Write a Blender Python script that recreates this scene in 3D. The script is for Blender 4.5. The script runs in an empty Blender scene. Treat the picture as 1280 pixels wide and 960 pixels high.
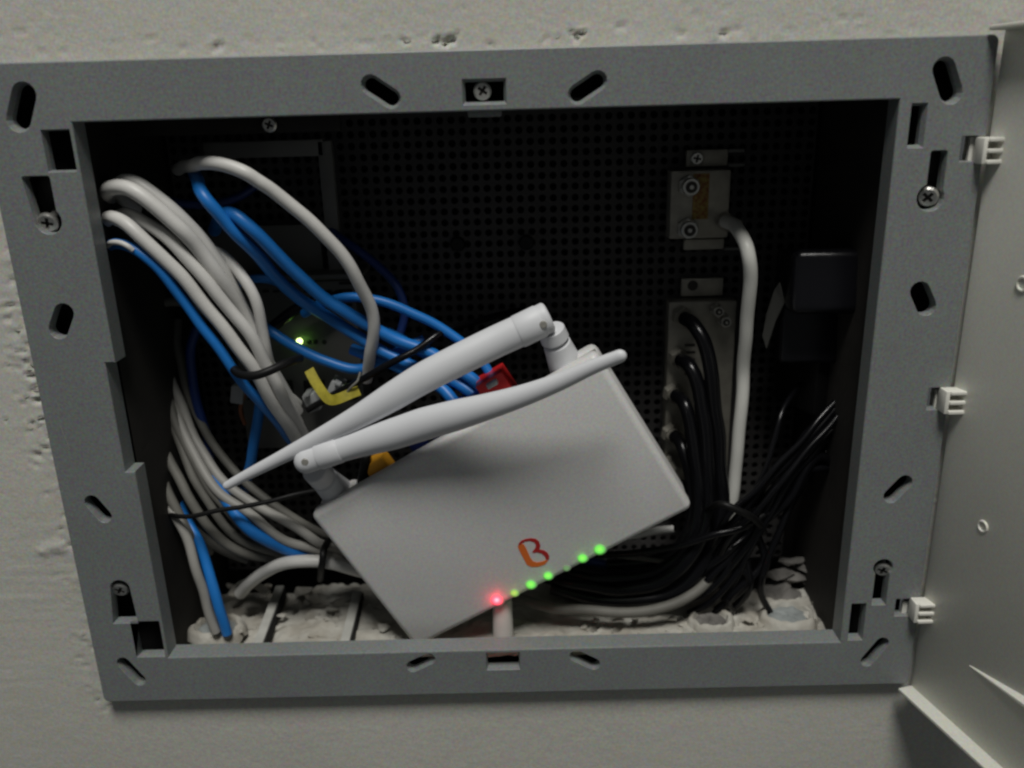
import bpy, bmesh, math, random
from mathutils import Vector, Matrix, noise
from mathutils.geometry import tessellate_polygon
random.seed(7)
C = bpy.context.scene
COL = C.collection

# ------------------------------------------------------------------ camera
CAM = Vector((0.0138, -0.4407, 0.1603))
FPX = 1060.0                       # focal length in pixels of a 1280 px wide picture
YAW, PITCH, ROLL = -0.0087, 0.3175, -0.0283
fw = Vector((math.sin(YAW)*math.cos(PITCH), math.cos(YAW)*math.cos(PITCH), -math.sin(PITCH)))
r0 = Vector((math.cos(YAW), -math.sin(YAW), 0))
u0 = r0.cross(fw)
rt = r0*math.cos(ROLL) + u0*math.sin(ROLL)
up = -r0*math.sin(ROLL) + u0*math.cos(ROLL)
cd = bpy.data.cameras.new("camera"); cam = bpy.data.objects.new("camera", cd); COL.objects.link(cam)
cam.matrix_world = Matrix(((rt.x, up.x, -fw.x, CAM.x), (rt.y, up.y, -fw.y, CAM.y), (rt.z, up.z, -fw.z, CAM.z), (0, 0, 0, 1)))
cd.sensor_width = 36.0; cd.lens = FPX/1280*36.0; cd.clip_start = 0.01; cd.clip_end = 50
cd.dof.use_dof = True; cd.dof.focus_distance = 0.475; cd.dof.aperture_fstop = 5.0
C.camera = cam

# ------------------------------------------------------------------ light of the room
wd = bpy.data.worlds.new("World"); C.world = wd; wd.use_nodes = True
wd.node_tree.nodes["Background"].inputs[0].default_value = (0.92, 0.97, 1.0, 1)
wd.node_tree.nodes["Background"].inputs[1].default_value = 0.058
LDIR = Vector((0.0, -0.47, 1.0)).normalized()
ld = bpy.data.lights.new("ceiling_lamp", 'AREA'); ld.shape = 'DISK'; ld.size = 0.80; ld.energy = 51.0
ld.color = (1.0, 0.985, 0.945)
lo = bpy.data.objects.new("ceiling_lamp", ld); COL.objects.link(lo)
lo.location = LDIR*2.6
lo.rotation_euler = LDIR.to_track_quat('Z', 'Y').to_euler()
C.view_settings.view_transform = 'Standard'; C.view_settings.look = 'None'
C.view_settings.exposure = 0.0; C.view_settings.gamma = 1.0
C.render.engine = 'CYCLES'
C.cycles.use_denoising = True
C.cycles.filter_width = 2.4
C.cycles.max_bounces = 6

# ------------------------------------------------------------------ helpers
def P(px, py, mm=0.0):
    """a point mm behind the front of the cabinet frame"""
    d = fw + rt*((px-640)/FPX) - up*((py-480)/FPX)
    t = (mm*0.001 - CAM.y)/d.y
    return CAM + d*t
def dist(p): return (p-CAM).dot(fw)

def mat(name, col, rough=0.6, metal=0.0, var=0.0, vscale=60, bump=0.0, bscale=200, spec=0.5, col2=None, fine=0.0):
    m = bpy.data.materials.new(name); m.use_nodes = True
    nt = m.node_tree; b = nt.nodes["Principled BSDF"]
    b.inputs["Roughness"].default_value = rough; b.inputs["Metallic"].default_value = metal
    b.inputs["Specular IOR Level"].default_value = spec
    b.inputs["Base Color"].default_value = (*col, 1)
    tc = nt.nodes.new("ShaderNodeTexCoord")
    if var or fine or col2:
        n = nt.nodes.new("ShaderNodeTexNoise"); n.inputs["Scale"].default_value = vscale; n.inputs["Detail"].default_value = 6
        nt.links.new(tc.outputs["Object"], n.inputs["Vector"])
        r = nt.nodes.new("ShaderNodeValToRGB")
        c2 = col2 or tuple(c*(1-var) for c in col)
        r.color_ramp.elements[0].position = 0.35; r.color_ramp.elements[1].position = 0.68
        r.color_ramp.elements[0].color = (*c2, 1); r.color_ramp.elements[1].color = (*col, 1)
        nt.links.new(n.outputs["Fac"], r.inputs["Fac"])
        out = r.outputs["Color"]
        if fine:
            n2 = nt.nodes.new("ShaderNodeTexNoise"); n2.inputs["Scale"].default_value = 700; n2.inputs["Detail"].default_value = 2
            nt.links.new(tc.outputs["Object"], n2.inputs["Vector"])
            mx = nt.nodes.new("ShaderNodeMix"); mx.data_type = 'RGBA'; mx.blend_type = 'OVERLAY'
            mx.inputs["Factor"].default_value = fine
            nt.links.new(out, mx.inputs["A"]); nt.links.new(n2.outputs["Color"], mx.inputs["B"])
            out = mx.outputs["Result"]
        nt.links.new(out, b.inputs["Base Color"])
    if bump:
        n = nt.nodes.new("ShaderNodeTexNoise"); n.inputs["Scale"].default_value = bscale; n.inputs["Detail"].default_value = 4
        nt.links.new(tc.outputs["Object"], n.inputs["Vector"])
        bp = nt.nodes.new("ShaderNodeBump"); bp.inputs["Strength"].default_value = bump; bp.inputs["Distance"].default_value = 0.001
        nt.links.new(n.outputs["Fac"], bp.inputs["Height"]); nt.links.new(bp.outputs["Normal"], b.inputs["Normal"])
    return m
def emis(name, col, s):
    m = bpy.data.materials.new(name); m.use_nodes = True; b = m.node_tree.nodes["Principled BSDF"]
    b.inputs["Base Color"].default_value = (*col, 1); b.inputs["Emission Color"].default_value = (*col, 1)
    b.inputs["Emission Strength"].default_value = s
    return m

M = dict(
 wall=mat("painted_plaster", (.60, .592, .530), .85, var=.06, vscale=9, bump=.22, bscale=330, fine=.5),
 frame=mat("grey_plastic", (.214, .230, .227), .48, var=.08, vscale=18, bump=.10, bscale=900, fine=.60),
 door=mat("cream_plastic", (.73, .73, .66), .5, var=.05, vscale=14, bump=.06, bscale=800, fine=.5),
 hinge=mat("white_hinge_plastic", (.78, .77, .70), .45),
 box=mat("dark_box_plastic", (.024, .021, .017), .8, var=.45, vscale=30, bump=.3),
 perf=mat("perforated_dark_steel", (.044, .042, .041), .65, var=.15, vscale=14),
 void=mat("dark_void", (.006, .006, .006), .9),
 bracket=mat("dull_bracket_steel", (.17, .17, .16), .6, var=.2, vscale=40),
 steel=mat("screw_steel", (.62, .61, .57), .32, metal=.85),
 dsteel=mat("screw_recess", (.06, .055, .05), .6, metal=.5),
 zinc=mat("zinc_cast", (.42, .40, .34), .45, metal=.25, var=.25, vscale=120, bump=.15),
 rout=mat("router_white_plastic", (.68, .675, .66), .42, var=.02, vscale=20, bump=.05, bscale=1200, fine=.50),
 ant=mat("antenna_white_rubber", (.69, .70, .72), .5, bump=.03, bscale=900),
 antpin=mat("antenna_pin", (.30, .29, .26), .4),
 white=mat("white_cable_jacket", (.66, .65, .62), .45, var=.12, vscale=45, bump=.08, bscale=500),
 cream=mat("shaded_white_jacket", (.17, .165, .145), .65, var=.4, vscale=35, bump=.1, bscale=500),  # white jacket darkened in its base colour to stand in for shade
 dimwhite=mat("half_shaded_white_jacket", (.40, .39, .36), .55, var=.3, vscale=35),  # milder darkening of the white jacket, part shade put into the colour
 coaxw=mat("white_coax_jacket", (.74, .74, .69), .42, var=.06, vscale=30),
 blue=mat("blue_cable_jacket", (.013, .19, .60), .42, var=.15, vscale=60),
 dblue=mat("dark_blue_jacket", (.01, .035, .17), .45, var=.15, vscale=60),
 black=mat("black_cable_jacket", (.004, .004, .005), .24, spec=.30),
 matteblack=mat("black_matte_plastic", (.006, .006, .006), .5, spec=.25),
 adapt=mat("adapter_black_plastic", (.007, .007, .009), .22, spec=.4, bump=.12, bscale=1500),
 label=mat("silver_grey_label", (.11, .11, .10), .5),
 switch=mat("grey_device_plastic", (.11, .11, .10), .55, var=.12, vscale=40),
 yellow=mat("yellow_tag_vinyl", (.42, .36, .03), .5, var=.35, vscale=220),
 orange=mat("amber_plug", (.62, .29, .02), .45),
 red=mat("red_port_plastic", (.62, .02, .022), .4),
 portblue=mat("navy_port_plastic", (.012, .035, .22), .4),
 clear=mat("clear_plug_plastic", (.33, .34, .34), .2),
 sticker=mat("yellow_sticker", (.40, .33, .06), .5, col2=(.22, .04, .015), vscale=420),
 rubble=mat("grey_plaster", (.52, .51, .46), .9, col2=(.36, .335, .285), vscale=70, bump=.8, bscale=220),
 conduit=mat("dusty_blue_grey_foam", (.30, .325, .32), .85, var=.25, vscale=90, bump=.5, bscale=300),
 peg=mat("white_post_plastic", (.62, .60, .56), .5, var=.1),
 logored=mat("logo_dark_red", (.42, .018, .018), .45),
 logoorange=mat("logo_orange", (.72, .16, .025), .45),
 lump=mat('shaded_grey_plaster', (.20, .19, .175), .9, var=.5, vscale=90, bump=.8, bscale=260),  # plaster tone lowered to carry the shade of the cables
 smooth_plaster=mat("smooth_filler", (.50, .50, .46), .8, var=.2, vscale=90, bump=.3),
 lightplastic=mat("led_window", (.6, .6, .57), .3),
)
def glow(name, col, core, s):
    """milky window lit from behind: brightest in the middle, fading to the rim"""
    m = bpy.data.materials.new(name); m.use_nodes = True; nt = m.node_tree; b = nt.nodes["Principled BSDF"]
    b.inputs["Base Color"].default_value = (.42, .41, .40, 1)
    tc = nt.nodes.new("ShaderNodeTexCoord"); g = nt.nodes.new("ShaderNodeTexGradient"); g.gradient_type = 'SPHERICAL'
    nt.links.new(tc.outputs["Object"], g.inputs["Vector"])
    r = nt.nodes.new("ShaderNodeValToRGB"); r.color_ramp.interpolation = 'EASE'
    r.color_ramp.elements[0].position = .0; r.color_ramp.elements[0].color = (0, 0, 0, 1)
    r.color_ramp.elements[1].position = 1.0; r.color_ramp.elements[1].color = (*core, 1)
    e = r.color_ramp.elements.new(.55); e.color = (*col, 1)
    e = r.color_ramp.elements.new(.25); e.color = (*[c*.28 for c in col], 1)
    nt.links.new(g.outputs["Color"], r.inputs["Fac"]); nt.links.new(r.outputs["Color"], b.inputs["Emission Color"])
    b.inputs["Emission Strength"].default_value = s
    return m
G_RED = glow("led_red_window", (1.0, .03, .08), (1.0, .45, .5), 1.25)
G_GRN = glow("led_green_window", (.06, .80, .0), (.24, 1.0, .02), .80)
G_GRND = glow("led_green_dim_window", (.06, .5, .0), (.10, .6, .02), .30)
G_YEL = glow("led_yellow_green_window", (.25, .70, .0), (.65, .80, .02), .60)
E_RED = emis("led_red_lit", (1.0, .10, .16), 2.6)
E_REDCORE = emis("led_red_core", (1.0, .48, .55), 2.2)
E_GRN = emis("led_green_lit", (.20, .95, .03), .85)
E_GRND = emis("led_green_dim", (.20, .60, .05), .22)
E_YEL = emis("led_yellow_green_lit", (.50, .85, .03), .62)
E_SW = emis("switch_led_lit", (.75, 1.0, .35), 3.0)

def link(o, parent=None):
    COL.objects.link(o)
    if parent is not None:
        o.parent = parent; o.matrix_parent_inverse = parent.matrix_world.inverted()
    return o
def tag(o, label=None, cat=None, group=None, kind=None):
    if label: o['label'] = label
    if cat: o['category'] = cat
    if group: o['group'] = group
    if kind: o['kind'] = kind
    return o
def thing(name, loc, label, cat, group=None):
    o = bpy.data.objects.new(name, None); o.location = loc; o.empty_display_size = .01
    COL.objects.link(o); bpy.context.view_layer.update()
    return tag(o, label, cat, group)
def obj(name, bm, m, parent=None, smooth=False, ang=None):
    me = bpy.data.meshes.new(name)
    bmesh.ops.recalc_face_normals(bm, faces=bm.faces)
    if smooth:
        for f in bm.faces: f.smooth = True
        if ang:
            for e in bm.edges:
                if len(e.link_faces) == 2 and e.calc_face_angle(0) > ang: e.smooth = False
    bm.to_mesh(me); bm.free()
    me.materials.append(m)
    return link(bpy.data.objects.new(name, me), parent)
def box(bm, c, sx, sy, sz, R=None, bev=0.0, seg=2):
    """box with centre c and full sizes, R a 3x3 rotation"""
    r = bmesh.ops.create_cube(bm, size=1.0)
    vs = r['verts']
    for v in vs:
        p = Vector((v.co.x*sx, v.co.y*sy, v.co.z*sz)); v.co = p
    if bev:
        es = list({e for v in vs for e in v.link_edges})
        rr = bmesh.ops.bevel(bm, geom=es, offset=bev, segments=seg, affect='EDGES', profile=.5, clamp_overlap=True)
        vs = list({v for f in rr['faces'] for v in f.verts} | {v for v in vs if v.is_valid})
    for v in vs:
        v.co = (R @ v.co if R else v.co) + Vector(c)
    return vs
def bx(name, c, s, m, parent=None, R=None, bev=0.0, seg=2):
    bm = bmesh.new(); box(bm, c, *s, R=R, bev=bev, seg=seg); return obj(name, bm, m, parent, smooth=bev > 0, ang=.6)
def smooth_path(pts, n=7):
    out = []
    q = [pts[0]*2-pts[1]]+list(pts)+[pts[-1]*2-pts[-2]]
    for i in range(1, len(q)-2):
        a, b, c, d = q[i-1:i+3]
        for k in range(n):
            t = k/n
            out.append(.5*((2*b)+(c-a)*t+(2*a-5*b+4*c-d)*t*t+(3*b-a-3*c+d)*t**3))
    out.append(pts[-1]); return out
def sweep(bm, pts, radii, sides=12, flat=1.0, side_dir=None, cap=True):
    """tube along pts; flat squeezes it along side_dir"""
    prev = None; rings = []
    n = len(pts)
    for i, p in enumerate(pts):
        t = (pts[min(i+1, n-1)]-pts[max(i-1, 0)]).normalized()
        if prev is None:
            a = (side_dir or Vector((0, -1, 0)));
            a = (a - t*a.dot(t)).normalized()
        else:
            a = (prev - t*prev.dot(t)).normalized()
        prev = a; b = t.cross(a)
        r = radii[i] if isinstance(radii, (list, tuple)) else radii
        rings.append([bm.verts.new(p+a*(math.cos(2*math.pi*k/sides)*r*flat)+b*(math.sin(2*math.pi*k/sides)*r)) for k in range(sides)])
    for i in range(n-1):
        for k in range(sides):
            bm.faces.new((rings[i][k], rings[i][(k+1) % sides], rings[i+1][(k+1) % sides], rings[i+1][k]))
    if cap:
        bm.faces.new(rings[0][::-1]); bm.faces.new(rings[-1])
def cyl(bm, a, b, r, sides=20, r2=None, bev=0.0):
    a, b = Vector(a), Vector(b); r2 = r if r2 is None else r2; L = (b-a).length; t = (b-a)/L
    if bev: pts, rr = [a, a+t*bev, b-t*bev, b], [r-bev, r, r2, r2-bev]
    else: pts, rr = [a, b], [r, r2]
    s = Vector((0, 0, 1)) if abs(t.z) < .9 else Vector((1, 0, 0))
    # constant tangent
    a_ = (s-t*s.dot(t)).normalized(); b_ = t.cross(a_); rings = []
    for p, q in zip(pts, rr):
        rings.append([bm.verts.new(p+a_*(math.cos(2*math.pi*k/sides)*q)+b_*(math.sin(2*math.pi*k/sides)*q)) for k in range(sides)])
    for i in range(len(rings)-1):
        for k in range(sides):
            bm.faces.new((rings[i][k], rings[i][(k+1) % sides], rings[i+1][(k+1) % sides], rings[i+1][k]))
    bm.faces.new(rings[0][::-1]); bm.faces.new(rings[-1])
def cable(name, label, pts, wpx, m, group, cat='cable', jitter=0.0):
    """pts (px, py, mm behind the frame front); wpx its width there in pixels"""
    w = [P(*p) for p in pts]
    sm = smooth_path(w)
    r = wpx/2*dist(w[len(w)//2])/FPX
    if len(label) > 3:
        sd = len(label)*1.7+pts[0][0]*.13
        sm = [p+Vector((noise.noise(p*38+Vector((sd, 0, 0))), noise.noise(p*38+Vector((0, sd, 0))), noise.noise(p*38+Vector((0, 0, sd)))))*.0016*min(1, i/8, (len(sm)-1-i)/8) for i, p in enumerate(sm)]
    bm = bmesh.new(); sweep(bm, sm, r, 12)
    return tag(obj(name, bm, m, smooth=True, ang=1.2), label, cat, group)

# ------------------------------------------------------------------ wall with the opening for the cabinet
WY = .0078
HX, HZ0, HZ1 = .244, -.1815, .1815
pits = []      # px, py, radius mm, depth mm
for (px, py, r, d) in ((545, 52, 5, 3.5), (562, 51, 6, 4), (508, 53, 4, 2), (483, 48, 4, .8), (720, 44, 5, 3), (728, 41, 3, 4), (682, 49, 3, 1.5), (697, 47, 2.5, 1.6), (670, 50, 2.5, 2),
                      (606, 53, 2, 2), (273, 58, 6, 1.8), (138, 62, 3, .8), (905, 44, 3.5, 3), (888, 33, 1.5, 1), (60, 14, 1.5, 1), (293, 6, 1.5, 1),
                      (35, 455, 4, 1.8), (22, 415, 4, 1.2), (28, 440, 5, 1.6), (36, 470, 5, 2.0), (42, 490, 4, 2), (20, 495, 3, 1.2), (51, 524, 3.5, 4), (40, 530, 5, 1.6), (30, 448, 2, 2.5), (37, 462, 2, 3), (44, 484, 2, 3), (12, 452, 2, 2), (33, 497, 2, 2.5), (24, 410, 2, 2.5), (8, 524, 2, 2),
                      (8, 458, 3, 1), (74, 682, 8, -1.5), (62, 686, 7, -1.2), (52, 689, 5, -.6), (60, 700, 4, .6), (105, 794, 3, .8), (850, 46, 3, 1)):
    p = P(px, py, 7.8); pits.append((p.x, p.z, r*.001*.5, d*.001))
def wall_y(x, z):
    v = Vector((x*1, z*1, .3))
    y = (noise.noise(v*9)*.0007 + noise.noise(v*38)*.00014 + noise.noise(v*130)*.00008)
    ex = min(abs(x+.2500), .05); 
    # trowelled, chipped plaster along the cut edge
    de = max(abs(x)-.25, abs(z)-.187)
    if 0 < de < .022 or -.02 < de <= 0:
        k = max(0, 1-abs(de)/.022)
        side = 1.0 if x < -.24 else .45
        s = noise.noise(Vector((x*70, z*150 if x < -.24 else z*90, 1.3)))
        y -= k*side*max(0, s-.15)*.0012
        c = noise.noise(Vector((x*170, z*380, 7.7)))
        t0 = .26 if (x < -.24 and -.03 < z < .07) else .40
        if c > t0: y += k*side*(c-t0)*.009
    # brush streaks low on the left
    if x < -.2 and z < -.06:
        y += noise.noise(Vector((x*18, z*330, 2.2)))*.00012*max(0, noise.noise(Vector((x*9, z*14, 5))))*4
    for (a, b, r, d) in pits:
        q = math.hypot(x-a, (z-b)*1.25)
        if q < r*2:
            j = noise.noise(Vector((x*420, z*420, 4)))*1.1+noise.noise(Vector((x*900, z*900, 9)))*.6
            y += d*.8*max(0, 1-(q/r)*(1+j))**.6 - .0004*math.exp(-((q-r*1.2)/(r*.4))**2)*(1+j)
    return WY + y
bm = bmesh.new()
x0, x1, z0, z1, st = -.345, .345, -.30, .27, .0016
nx, nz = int((x1-x0)/st), int((z1-z0)/st)
grid = {}
for i in range(nx+1):
    x = x0+i*st
    for j in range(nz+1):
        z = z0+j*st
        if abs(x) < HX-st and HZ0+st < z < HZ1-st: continue
        grid[i, j] = bm.verts.new((x, wall_y(x, z), z))
for (i, j) in list(grid):
    q = (grid.get((i+1, j)), grid.get((i+1, j+1)), grid.get((i, j+1)))
    if None not in q: bm.faces.new((grid[i, j], *q))
# the rest of the wall further out, coarser
X0, X1, Z0, Z1 = x0, x0+nx*st, z0, z0+nz*st
for (a, b, c, d) in ((-1.6, 1.6, Z1, 1.4), (-1.6, 1.6, -1.2, Z0), (-1.6, X0, Z0, Z1), (X1, 1.6, Z0, Z1)):
    vs = [bm.verts.new((x, WY, z)) for x, z in ((a, c), (b, c), (b, d), (a, d))]; bm.faces.new(vs)
tag(obj('wall', bm, M['wall'], smooth=True), None, None, None, 'structure')

# ------------------------------------------------------------------ the cabinet
cab = thing('network_cabinet', (0, .06, -.166), 'recessed wall cabinet with slotted grey frame and open cream door', 'cabinet')
# --- frame front with its slots
def pl(px, py): p = P(px, py, 0); return (p.x*1000, p.z*1000)
def capsule(a, b, r, n=7):
    (ax, az), (bx_, bz) = a, b; t = math.atan2(bz-az, bx_-ax); out = []
    for k in range(n+1): an = t+math.pi/2+math.pi*k/n; out.append((ax+r*math.cos(an), az+r*math.sin(an)))
    for k in range(n+1): an = t-math.pi/2+math.pi*k/n; out.append((bx_+r*math.cos(an), bz+r*math.sin(an)))
    return out
def rrect(x0, z0, x1, z1, r, n=3):
    out = []
    for (cx, cz, s) in ((x1-r, z1-r, 0), (x0+r, z1-r, 90), (x0+r, z0+r, 180), (x1-r, z0+r, 270)):
        for k in range(n+1):
            a = math.radians(s+90*k/n); out.append((cx+r*math.cos(a), cz+r*math.sin(a)))
    return out
PXMM = 2.5
slots = []     # functions of an inset (mm) and a downward/upward shift
def add_caps(p1, p2, wpx, ins=1.7):
    a, b = pl(*p1), pl(*p2); r = wpx/2/PXMM
    slots.append((lambda i, a=a, b=b, r=r: capsule(a, b, max(r-i, .6)), ins))
def add_rect(x0, y0, x1, y1, ins=1.5):
    a, b = pl(x0, y1), pl(x1, y0)
    slots.append((lambda i, a=a, b=b: rrect(a[0]+i, a[1]+i, b[0]-i, b[1]-i, .5), ins))
for p1, p2, w in (((463, 106), (489, 123), 25), ((722, 118), (747, 101), 25), ((30, 118), (23, 150), 31), ((1180, 86), (1189, 116), 29),
                  ((80, 391), (73, 412), 27), ((1150, 364), (1158, 383), 27), ((115, 628), (130, 645), 23), ((1131, 603), (1114, 620), 23),
                  ((154, 829), (174, 850), 21), ((1103, 804), (1084, 826), 21), ((516, 833), (536, 824), 21), ((720, 820), (742, 830), 21)):
    add_caps(p1, p2, w, 1.6 if p1[1] < 130 else .7)
for r in ((578, 97, 633, 132), (60, 161, 87, 216), (1133, 128, 1161, 186), (171, 776, 199, 822), (1059, 754, 1084, 801), (608, 815, 650, 838)):
    add_rect(*r, ins=1.5 if r[1] < 130 else .8)
hing_rect = ((1198, 169, 1226, 203), (1157, 484, 1182, 513), (1117, 748, 1140, 771))
for r in hing_rect: add_rect(*r, ins=.5)
# keyholes: a straight slot meeting a round one
def keyhole(c, r, rx0, ry0, rx1, ry1, down):
    """union outline of a circle and a rectangle that reaches it; px"""
    (cx, cz) = pl(*c); a, b = pl(rx0, ry1), pl(rx1, ry0); R0 = r/PXMM
    def f(i):
        R = R0-i; xa, xb = a[0]+i, b[0]-i; out = []
        rr = 1.6
        if down:      # rectangle above the circle
            top = b[1]-i
            for k in range(4): t = math.radians(90*k/3); out.append((xb-rr+rr*math.cos(t), top-rr+rr*math.sin(t)))
            for k in range(4): t = math.radians(90+90*k/3); out.append((xa+rr+rr*math.cos(t), top-rr+rr*math.sin(t)))
            s = math.asin(max(-1, min(1, (xa-cx)/R))); e = math.asin(max(-1, min(1, (xb-cx)/R)))
            t0 = math.pi/2-s; t1 = math.pi/2-e+2*math.pi
            for k in range(15): t = t0+(t1-t0)*k/14; out.append((cx+R*math.cos(t), cz+R*math.sin(t)))
        else:
            bot = a[1]+i
            out.append((xa, bot)); out.append((xb, bot))
            s = math.asin(max(-1, min(1, (xb-cx)/R))); e = math.asin(max(-1, min(1, (xa-cx)/R)))
            t0 = -math.pi/2+s; t1 = -math.pi/2+e+2*math.pi
            for k in range(15): t = t0+(t1-t0)*k/14; out.append((cx+R*math.cos(t), cz+R*math.sin(t)))
        return out
    slots.append((f, .7))
keyhole((60, 276), 18, 34, 219, 62, 262, True)
keyhole((1163, 247), 18, 1158, 187, 1186, 232, True)
keyhole((150, 736), 15, 141, 742, 166, 780, False)
keyhole((1104, 710), 15, 1089, 715, 1113, 757, False)
OX0, OX1, OZ0, OZ1 = -250., 250., -186.6, 186.6
IX0, IX1, IZ0, IZ1 = -205., 205., -155., 158.
NZ0, NZ1, ND = P(155, 590, 0).z*1000, P(131, 454, 0).z*1000, 5.5
def outer(i): return rrect(OX0+i, OZ0+i, OX1-i, OZ1-i, 3.5-i*.5, 5)
def opening(i):
    i = -i   # grows with inset of the material
    return [(IX0+i, IZ0+i), (IX1-i, IZ0+i), (IX1-i, IZ1-i), (IX0+i, IZ1-i), (IX0+i, NZ1-i), (IX0-ND+i, NZ1-i), (IX0-ND+i, NZ0+i), (IX0+i, NZ0+i)]
bm = bmesh.new()
def walls_down(bm, loops):
    """loops: list of (outline, depth mm)"""
    prev = None
    for out, d in loops:
        vs = [bm.verts.new((x*.001, d*.001, z*.001)) for x, z in out]
        if prev:
            for k in range(len(vs)): bm.faces.new((prev[k], prev[(k+1) % len(vs)], vs[(k+1) % len(vs)], vs[k]))
        prev = vs
flat_loops = [outer(.7), opening(.7)] + [f(0) for f, _ in slots]
tri = tessellate_polygon([[Vector((x, z, 0)) for x, z in l] for l in flat_loops])
fv = [bm.verts.new((x*.001, 0, z*.001)) for l in flat_loops for x, z in l]
for t in tri:
    try: bm.faces.new([fv[k] for k in t])
    except ValueError: pass
walls_down(bm, [(outer(.7), 0), (outer(.2), .3), (outer(0), .9), (outer(0), 10.5)])
walls_down(bm, [(opening(.7), 0), (opening(.2), .25), (opening(0), .8), (opening(0), 13.1), (opening(2.2), 13.1), (opening(2.2), 4)])
for f, ins in slots:
    walls_down(bm, [(f(0), 0), (f(.25), .25), (f(ins), 3.2), (f(ins), 6.5)])
bmesh.ops.remove_doubles(bm, verts=bm.verts, dist=1e-6)
frame = obj('frame', bm, M['frame'], cab)
frame['label'] = 'grey plastic front frame with oblong slots'
w_ = [P(*p, -.1) for p in ((75, 531), (79, 542), (84, 553), (87, 562))]
bm = bmesh.new(); sweep(bm, smooth_path(w_), .00018, 6); obj('scratch', bm, M['antpin'], cab)
# --- the box behind
D0, D1, FL = .0135, .118, -.170
bm = bmesh.new()
def quad(bm, *v): bm.faces.new([bm.verts.new(p) for p in v])
BX, BZ1 = .2095, .163
quad(bm, (-BX, D0, FL-.052), (-BX, .14, FL-.052), (-BX, .14, BZ1), (-BX, D0, BZ1))
quad(bm, (BX, D0, FL-.052), (BX, .14, FL-.052), (BX, .14, BZ1), (BX, D0, BZ1))
quad(bm, (-BX, D0, BZ1), (BX, D0, BZ1), (BX, .14, BZ1), (-BX, .14, BZ1))
quad(bm, (-BX, D0, FL-.052), (BX, D0, FL-.052), (BX, .14, FL-.052), (-BX, .14, FL-.052))
obj('side_wall', bm, M['box'], cab)
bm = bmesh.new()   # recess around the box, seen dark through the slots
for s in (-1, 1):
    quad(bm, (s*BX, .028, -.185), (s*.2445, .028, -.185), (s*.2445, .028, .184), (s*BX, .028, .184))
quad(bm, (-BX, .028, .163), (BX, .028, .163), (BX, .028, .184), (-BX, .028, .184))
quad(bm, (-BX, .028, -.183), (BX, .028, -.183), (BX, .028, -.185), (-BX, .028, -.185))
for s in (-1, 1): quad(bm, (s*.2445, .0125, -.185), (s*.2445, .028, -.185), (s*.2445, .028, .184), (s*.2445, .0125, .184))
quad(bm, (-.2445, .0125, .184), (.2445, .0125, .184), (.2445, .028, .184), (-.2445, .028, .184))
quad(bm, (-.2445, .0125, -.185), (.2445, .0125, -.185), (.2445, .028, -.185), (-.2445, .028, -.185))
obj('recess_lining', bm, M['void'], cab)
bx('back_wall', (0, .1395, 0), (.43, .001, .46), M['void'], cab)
# perforated mounting plate
bm = bmesh.new()
pit, hr, th = .0071, .0024, .0012
nxp, nzp = int(.418/pit), int(.333/pit); xs, zs = -nxp*pit/2, .163-nzp*pit
vg = {}
def gv(i, j, k):
    key = (i, j, k)
    if key not in vg: vg[key] = bm.verts.new((xs+i*pit/2, D1, zs+j*pit/2))
    return vg[key]
for i in range(nxp):
    for j in range(nzp):
        cx, cz = xs+(i+.5)*pit, zs+(j+.5)*pit
        ring = [bm.verts.new((cx+hr*math.cos(math.pi/4*k), D1, cz+hr*math.sin(math.pi/4*k))) for k in range(8)]
        rin = [bm.verts.new((v.co.x, D1+th, v.co.z)) for v in ring]
        I, J = 2*i, 2*j
        o = [gv(I+2, J+1, 0), gv(I+2, J+2, 0), gv(I+1, J+2, 0), gv(I, J+2, 0), gv(I, J+1, 0), gv(I, J, 0), gv(I+1, J, 0), gv(I+2, J, 0)]
        for k in range(8):
            bm.faces.new((ring[k], ring[(k+1) % 8], o[(k+1) % 8], o[k]))
            bm.faces.new((ring[(k+1) % 8], ring[k], rin[k], rin[(k+1) % 8]))
o = obj('perforated_plate', bm, M['perf'], cab); o['label'] = 'dark back plate drilled with a grid of round holes'
for px, py in ((572, 305), (658, 303)):
    c = P(px, py, 117); bm = bmesh.new(); cyl(bm, c, c+Vector((0, -.0022, 0)), .0050, 20, .0046, .0006); cyl(bm, c+Vector((0, -.0022, 0)), c+Vector((0, -.0028, 0)), .0022, 12)
    obj('plate_stud', bm, M['matteblack'], cab, True, .6)

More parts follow.
